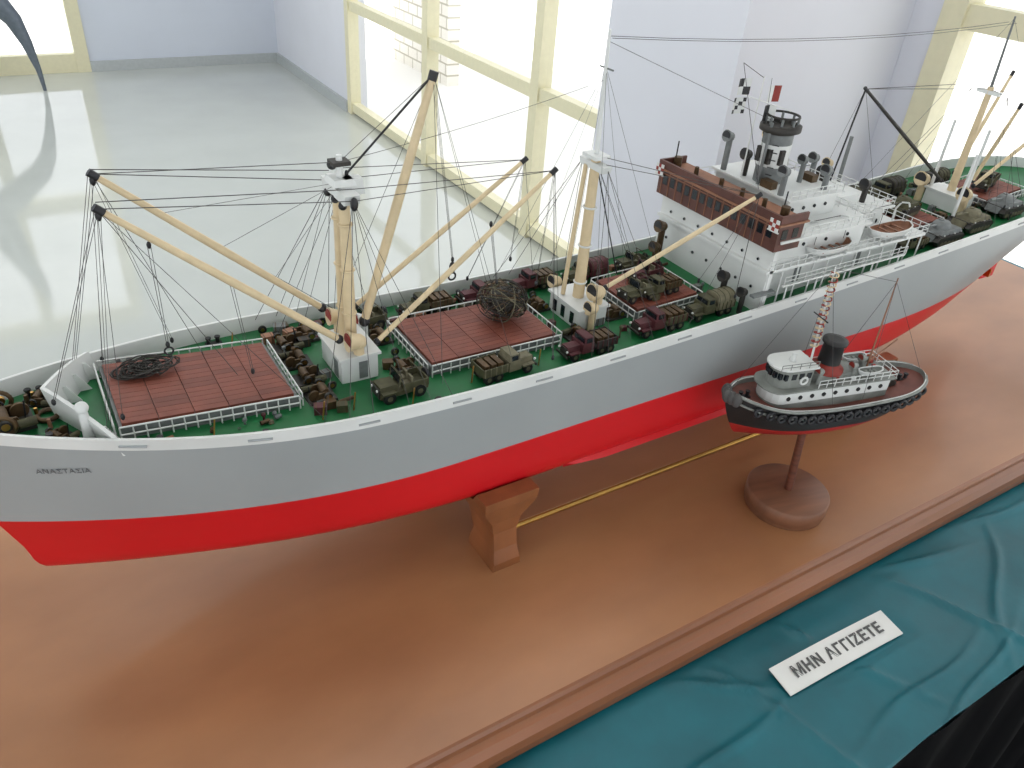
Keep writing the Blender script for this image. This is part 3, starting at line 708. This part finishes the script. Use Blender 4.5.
# ------------------------------------------------------------ tug
tug=empty('tugboat_model',(.85,.508,0),math.radians(-13.4))
TK=.136
def tzg(x): return TK+.049+ (.022*((-x)/.155)**2 if x<0 else .012*(x/.155)**2)
def tstem(z): return -.128-.027*min(1,(z-TK)/.05)**.7 if z>TK else -.128
def tstern(z): return .115+.04*min(1,max(0,(z-TK)/.04))**.6
TH=Hull(keel=TK,top=TK+.055,wl=TK+.018,B=.042,R=.022,L=.31,lf0=.14,lf1=.085,lr0=.14,lr1=.07,pf=2.4,zg=tzg,stem=tstem,stern=tstern,xb=-.155,xa=.155,th=.0022)
mb=MB();TH.build(mb,0,('tug_red','tug_black','ship_white'),.004,.007,'tug_deck',40,'tug_grey');
for sg in(-1,1):
    for off,r,mt in((-.0015,.0020,'tug_grey'),(-.012,.0016,'tug_grey')):
        mb.tube([(x,sg*(TH.hb(x,tzg(x)+off)+.001),tzg(x)+off) for x in[-.152+.304*i/40 for i in range(41)]],r,mt,6)
    for i in range(19):
        x=-.125+i*.0145; z=tzg(x)-.012; mb.tor((x,sg*(TH.hb(x,z)+.0035),z),(0,1,0),.0052,.0024,'black',12,6)
for k in range(5): mb.sph((-.154+.003*abs(k-2),(k-2)*.006,tzg(-.15)-.008),.007,'rope',10,6,(1,1,1.4))
mb.obj('tug_hull',tug)
mb=MB(); dz=TK+.042
def house(xa,xb,w,z0,z1,mt,rf=None):
    rf=rf or w/2; pts=[]
    for i in range(9):
        a=math.pi/2+math.pi*i/8; pts.append((xa+rf+rf*math.cos(a),w/2*math.sin(a)))
    pts+=[(xb,-w/2),(xb,w/2)]; n=len(pts)
    vs=[(x,y,z) for z in(z0,z1) for x,y in pts]
    mb.add(vs,[tuple(range(n-1,-1,-1)),tuple(range(n,2*n))]+[(i,(i+1)%n,n+(i+1)%n,n+i) for i in range(n)],mt)
house(-.105,.078,.048,dz-.004,dz+.012,'tug_grey',.02);house(-.105,.078,.048,dz+.012,dz+.030,'ship_white',.02); house(-.112,.084,.055,dz+.030,dz+.032,'tug_grey',.02)
house(-.098,-.048,.037,dz+.032,dz+.059,'tug_grey',.017); house(-.103,-.043,.043,dz+.059,dz+.0615,'ship_white',.02)
house(-.04,.03,.030,dz+.032,dz+.042,'tug_grey',.012)
for i in range(9):
    x=-.08+i*.018
    for sg in(-1,1): mb.cyl((x,sg*.0235,dz+.020),(x,sg*.0252,dz+.020),.0030,.0030,'tug_black',10)
for i in range(3):
    for sg in(-1,1): mb.box((-.076+i*.011,sg*.0187,dz+.049),(.007,.001,.008),'glass_dark')
for i in range(7):
    a=math.pi/2+math.pi*(i+1)/8; mb.box((-.081+.0175*math.cos(a),.0187*math.sin(a),dz+.049),(.004,.005,.008),'glass_dark')
mb.lathe((-.012,0,dz+.042),[(.021,0),(.021,.004),(.0145,.006),(.0145,.012)],'rust_red',20); mb.lathe((-.012,0,dz+.054),[(.0145,0),(.013,.026),(.016,.028),(.016,.032),(.010,.033)],'tug_black',20)
for x,y in((-.035,.017),(-.035,-.017),(.015,.014),(.02,-.014),(.045,.0)): mb.cowl((x,y,dz+.032),.018,.005,'tug_grey','rust_red')
mb.cyl((-.040,0,dz+.04),(-.05,0,.368),.0016,.001,'ship_white')
hx=[]
for t in range(190):
    z=dz+.078+t*.00056; a=t*.55; hx.append((-.0435-.004*t/190+.0048*math.cos(a),.0048*math.sin(a),z))
for i,(p,q) in enumerate(zip(hx,hx[1:])): mb.cyl(p,q,.0009,.0009,'rust_red' if (i//11)%2 else 'cream',5)
mb.cyl((-.0475,-.014,.30),(-.0475,.014,.30),.0008,.0008,'tug_black')
mb.cyl((.055,0,dz+.034),(.052,0,.345),.0013,.0008,'boat_brown');mb.cyl((.055,0,dz+.045),(.09,0,dz+.075),.0011,.0009,'boat_brown')
for a,b in(((-.05,0,.366),(-.15,0,.212)),((-.05,0,.366),(.052,0,.34)),((.052,0,.34),(.15,0,.20)),((.052,0,.34),(.03,.035,.19)),((.052,0,.34),(.03,-.035,.19)),((-.05,0,.36),(-.02,-.038,.19)),((-.05,0,.36),(-.02,.038,.19))): mb.cyl(a,b,.0003,.0003,'rope',4)
mb.rail([(-.04,-.0265,dz+.032),(.083,-.0265,dz+.032),(.083,.0265,dz+.032),(-.04,.0265,dz+.032)],.011,.012,'ship_white',.0006)
mb.rail([(-.10,-.020,dz+.0615),(-.045,-.020,dz+.0615)],.008,.012,'tug_grey',.0005)
for x in(-.13,.10,.125): boll(mb,x,0,dz+(.014 if x<0 else .006))
boat(mb,(.045,-.017,dz+.043),.038,.014,.007,'ship_white','tug_grey');boat(mb,(.045,.017,dz+.043),.038,.014,.007,'ship_white','tug_grey')
mb.cyl((-.07,0,dz+.062),(-.07,0,dz+.073),.004,.003,'ship_white'); mb.tor((-.06,-.0195,dz+.042),(0,1,0),.005,.0015,'ship_white')
mb.cyl((.1,-.01,dz+.008),(.1,.01,dz+.008),.007,.007,'dark')
for i in range(14):
    x=random.uniform(-.02,.075); y=random.uniform(-.02,.02); mb.box((x,y,dz+.035),(.005,.004,.005),random.choice(('rust_red','tug_black','tug_grey','ship_white')))
mb.obj('tug_superstructure',tug)
mb=MB()
R=Matrix.Rotation(math.radians(13.4),4,'Z'); ctr=R@(V((.825,.497,0))-V((.85,.508,0)))
mb.lathe((ctr.x,ctr.y,.0005),[(.0555,0),(.0555,.007),(.0575,.009),(.0575,.027),(.0555,.029),(.001,.0295)],'disc_wood',48)
mb.cyl((ctr.x,ctr.y,.026),(ctr.x-.010,ctr.y,TK+.001),.0058,.005,'brown_wood',14)
mb.obj('tug_stand',tug)
# ------------------------------------------------------------ room
FZ=-1.0; CZ=2.2
def single(name,f,**k):
    mb=MB(); f(mb); return mb.obj(name,**k)
single('floor',lambda m:m.bb(-6,2.45,-4,7.75,FZ-.1,FZ,'floor_tile'))
single('ceiling',lambda m:m.bb(-6,2.45,-4,7.75,CZ,CZ+.1,'ceiling_paint'))
def wf(m):
    m.bb(.74,2.45,7.62,7.75,FZ,CZ,'wall_paint'); m.bb(-6,-.85,7.62,7.75,FZ,CZ,'wall_paint'); m.bb(-.85,.74,7.62,7.75,1.3,CZ,'wall_paint')
single('wall_far',wf)
def wr(m):
    m.bb(2.3,2.45,5.92,7.62,FZ,CZ,'wall_paint_white'); m.bb(2.3,2.45,-4,5.92,1.95,CZ,'wall_paint_white'); m.bb(2.3,2.45,1.42,2.1,FZ,1.95,'wall_paint_white')
    m.bb(2.3,2.45,-4,-1.5,FZ,1.95,'wall_paint_white')
single('wall_right',wr)
single('column',lambda m:m.bb(1.634,2.2995,1.51,2.05,FZ,CZ,'wall_paint_white'))
single('baseboard_far',lambda m:m.bb(.74,2.3,7.6,7.62,FZ,FZ+.08,'base_tile'))
single('baseboard_right',lambda m:m.bb(2.28,2.2998,5.92,7.6,FZ,FZ+.08,'base_tile'))
def window(nm,ya,yb,muls,rails):
    w=empty(nm); m=MB()
    for y in muls: m.bb(2.29,2.37,y-.035,y+.035,FZ,1.95,'frame_cream')
    for z in rails: m.bb(2.30,2.36,ya,yb,z-.032,z+.032,'frame_cream')
    m.obj('frame',w)
    m=MB(); m.bb(2.33,2.335,ya,yb,FZ,1.95,'window_glass'); m.obj('glass',w)
window('window_1',2.1,5.92,(5.885,4.62,3.40,2.15),(FZ+.05,-.24,.465,1.9))
window('window_2',-1.5,1.42,(1.385,.45,-.5,-1.45),(FZ+.05,-.24,.465,1.9))
dr=empty('door_1'); m=MB()
for x in(-.80,-.06,.69): m.bb(x-.05,x+.05,7.60,7.70,FZ,1.3,'frame_cream')
for z in(FZ+.07,0.1,1.25): m.bb(-.85,.74,7.61,7.69,z-.07,z+.07,'frame_cream')
m.obj('frame',dr); m=MB(); m.bb(-.8,.7,7.64,7.645,FZ,1.25,'window_glass'); m.obj('glass',dr)
m=MB()
def taper(P,R):
    for i in range(len(P)-1): m.cyl(P[i],P[i+1],R[i],R[i+1],'sculpt_metal',14); m.sph(P[i+1],R[i+1],'sculpt_metal',14,8)
taper([(.345,7.1,FZ),(.335,7.1,-.85),(.30,7.1,-.66),(.25,7.1,-.5),(.17,7.1,-.38),(.0,7.1,-.25),(-.2,7.1,-.1)],[.012,.02,.04,.06,.08,.1,.12])
taper([(-.2,7.1,-.1),(-.35,7.1,-.4),(-.45,7.1,-.7),(-.46,7.1,FZ)],[.12,.09,.05,.014])
taper([(-.2,7.1,-.1),(-.15,7.1,.2),(-.05,7.1,.5),(.0,7.1,.7)],[.12,.1,.06,.02])
m.obj('abstract_sculpture')
single('ground_outside',lambda m:(m.bb(2.45,20,-20,30,-1.15,-1.05,'ground_out'),m.bb(-20,2.45,7.75,30,-1.15,-1.05,'ground_out')))
single('garden_wall',lambda m:m.bb(3.5,3.62,6.6,14,-1.05,-.1,'brick_wall'))
# ------------------------------------------------------------ lights
w=bpy.data.worlds.new('World');S.world=w;w.use_nodes=True
bg=w.node_tree.nodes['Background'];bg.inputs[0].default_value=(.94,.97,1,1);bg.inputs[1].default_value=1.62
def sun(e,rot,nm):
    l=bpy.data.lights.new(nm,'SUN');l.energy=e;l.angle=math.radians(2);o=bpy.data.objects.new(nm,l);o.rotation_euler=rot;S.collection.objects.link(o)
sun(8,(0,math.radians(-36),0),'sun')
def area(nm,loc,size,e,rot=(0,0,0),col=(1,1,1)):
    l=bpy.data.lights.new(nm,'AREA');l.shape='RECTANGLE';l.size,l.size_y=size;l.energy=e;l.color=col;o=bpy.data.objects.new(nm,l);o.location=loc;o.rotation_euler=rot;S.collection.objects.link(o)
area('ceiling_fill',(.8,1.8,2.15),(1.8,1.8),16)  # unseen area light added to fill the interior
area('ceiling_fill.001',(.2,5,2.15),(1.8,1.8),35)  # second added fill light, out of view over the far floor
# ------------------------------------------------------------ camera
cam=bpy.data.cameras.new('cam');cam.sensor_width=36;cam.lens=27.98;cam.clip_start=.01;cam.clip_end=100
co=bpy.data.objects.new('camera',cam);S.collection.objects.link(co)
r=V((.8507,-.5209,.0711)).normalized();b=V((-.4676,-.6880,.5549)).normalized();u=b.cross(r).normalized();r=u.cross(b)
M=Matrix((r,u,b)).transposed().to_4x4();M.translation=V((0,0,.75));co.matrix_world=M;S.camera=co
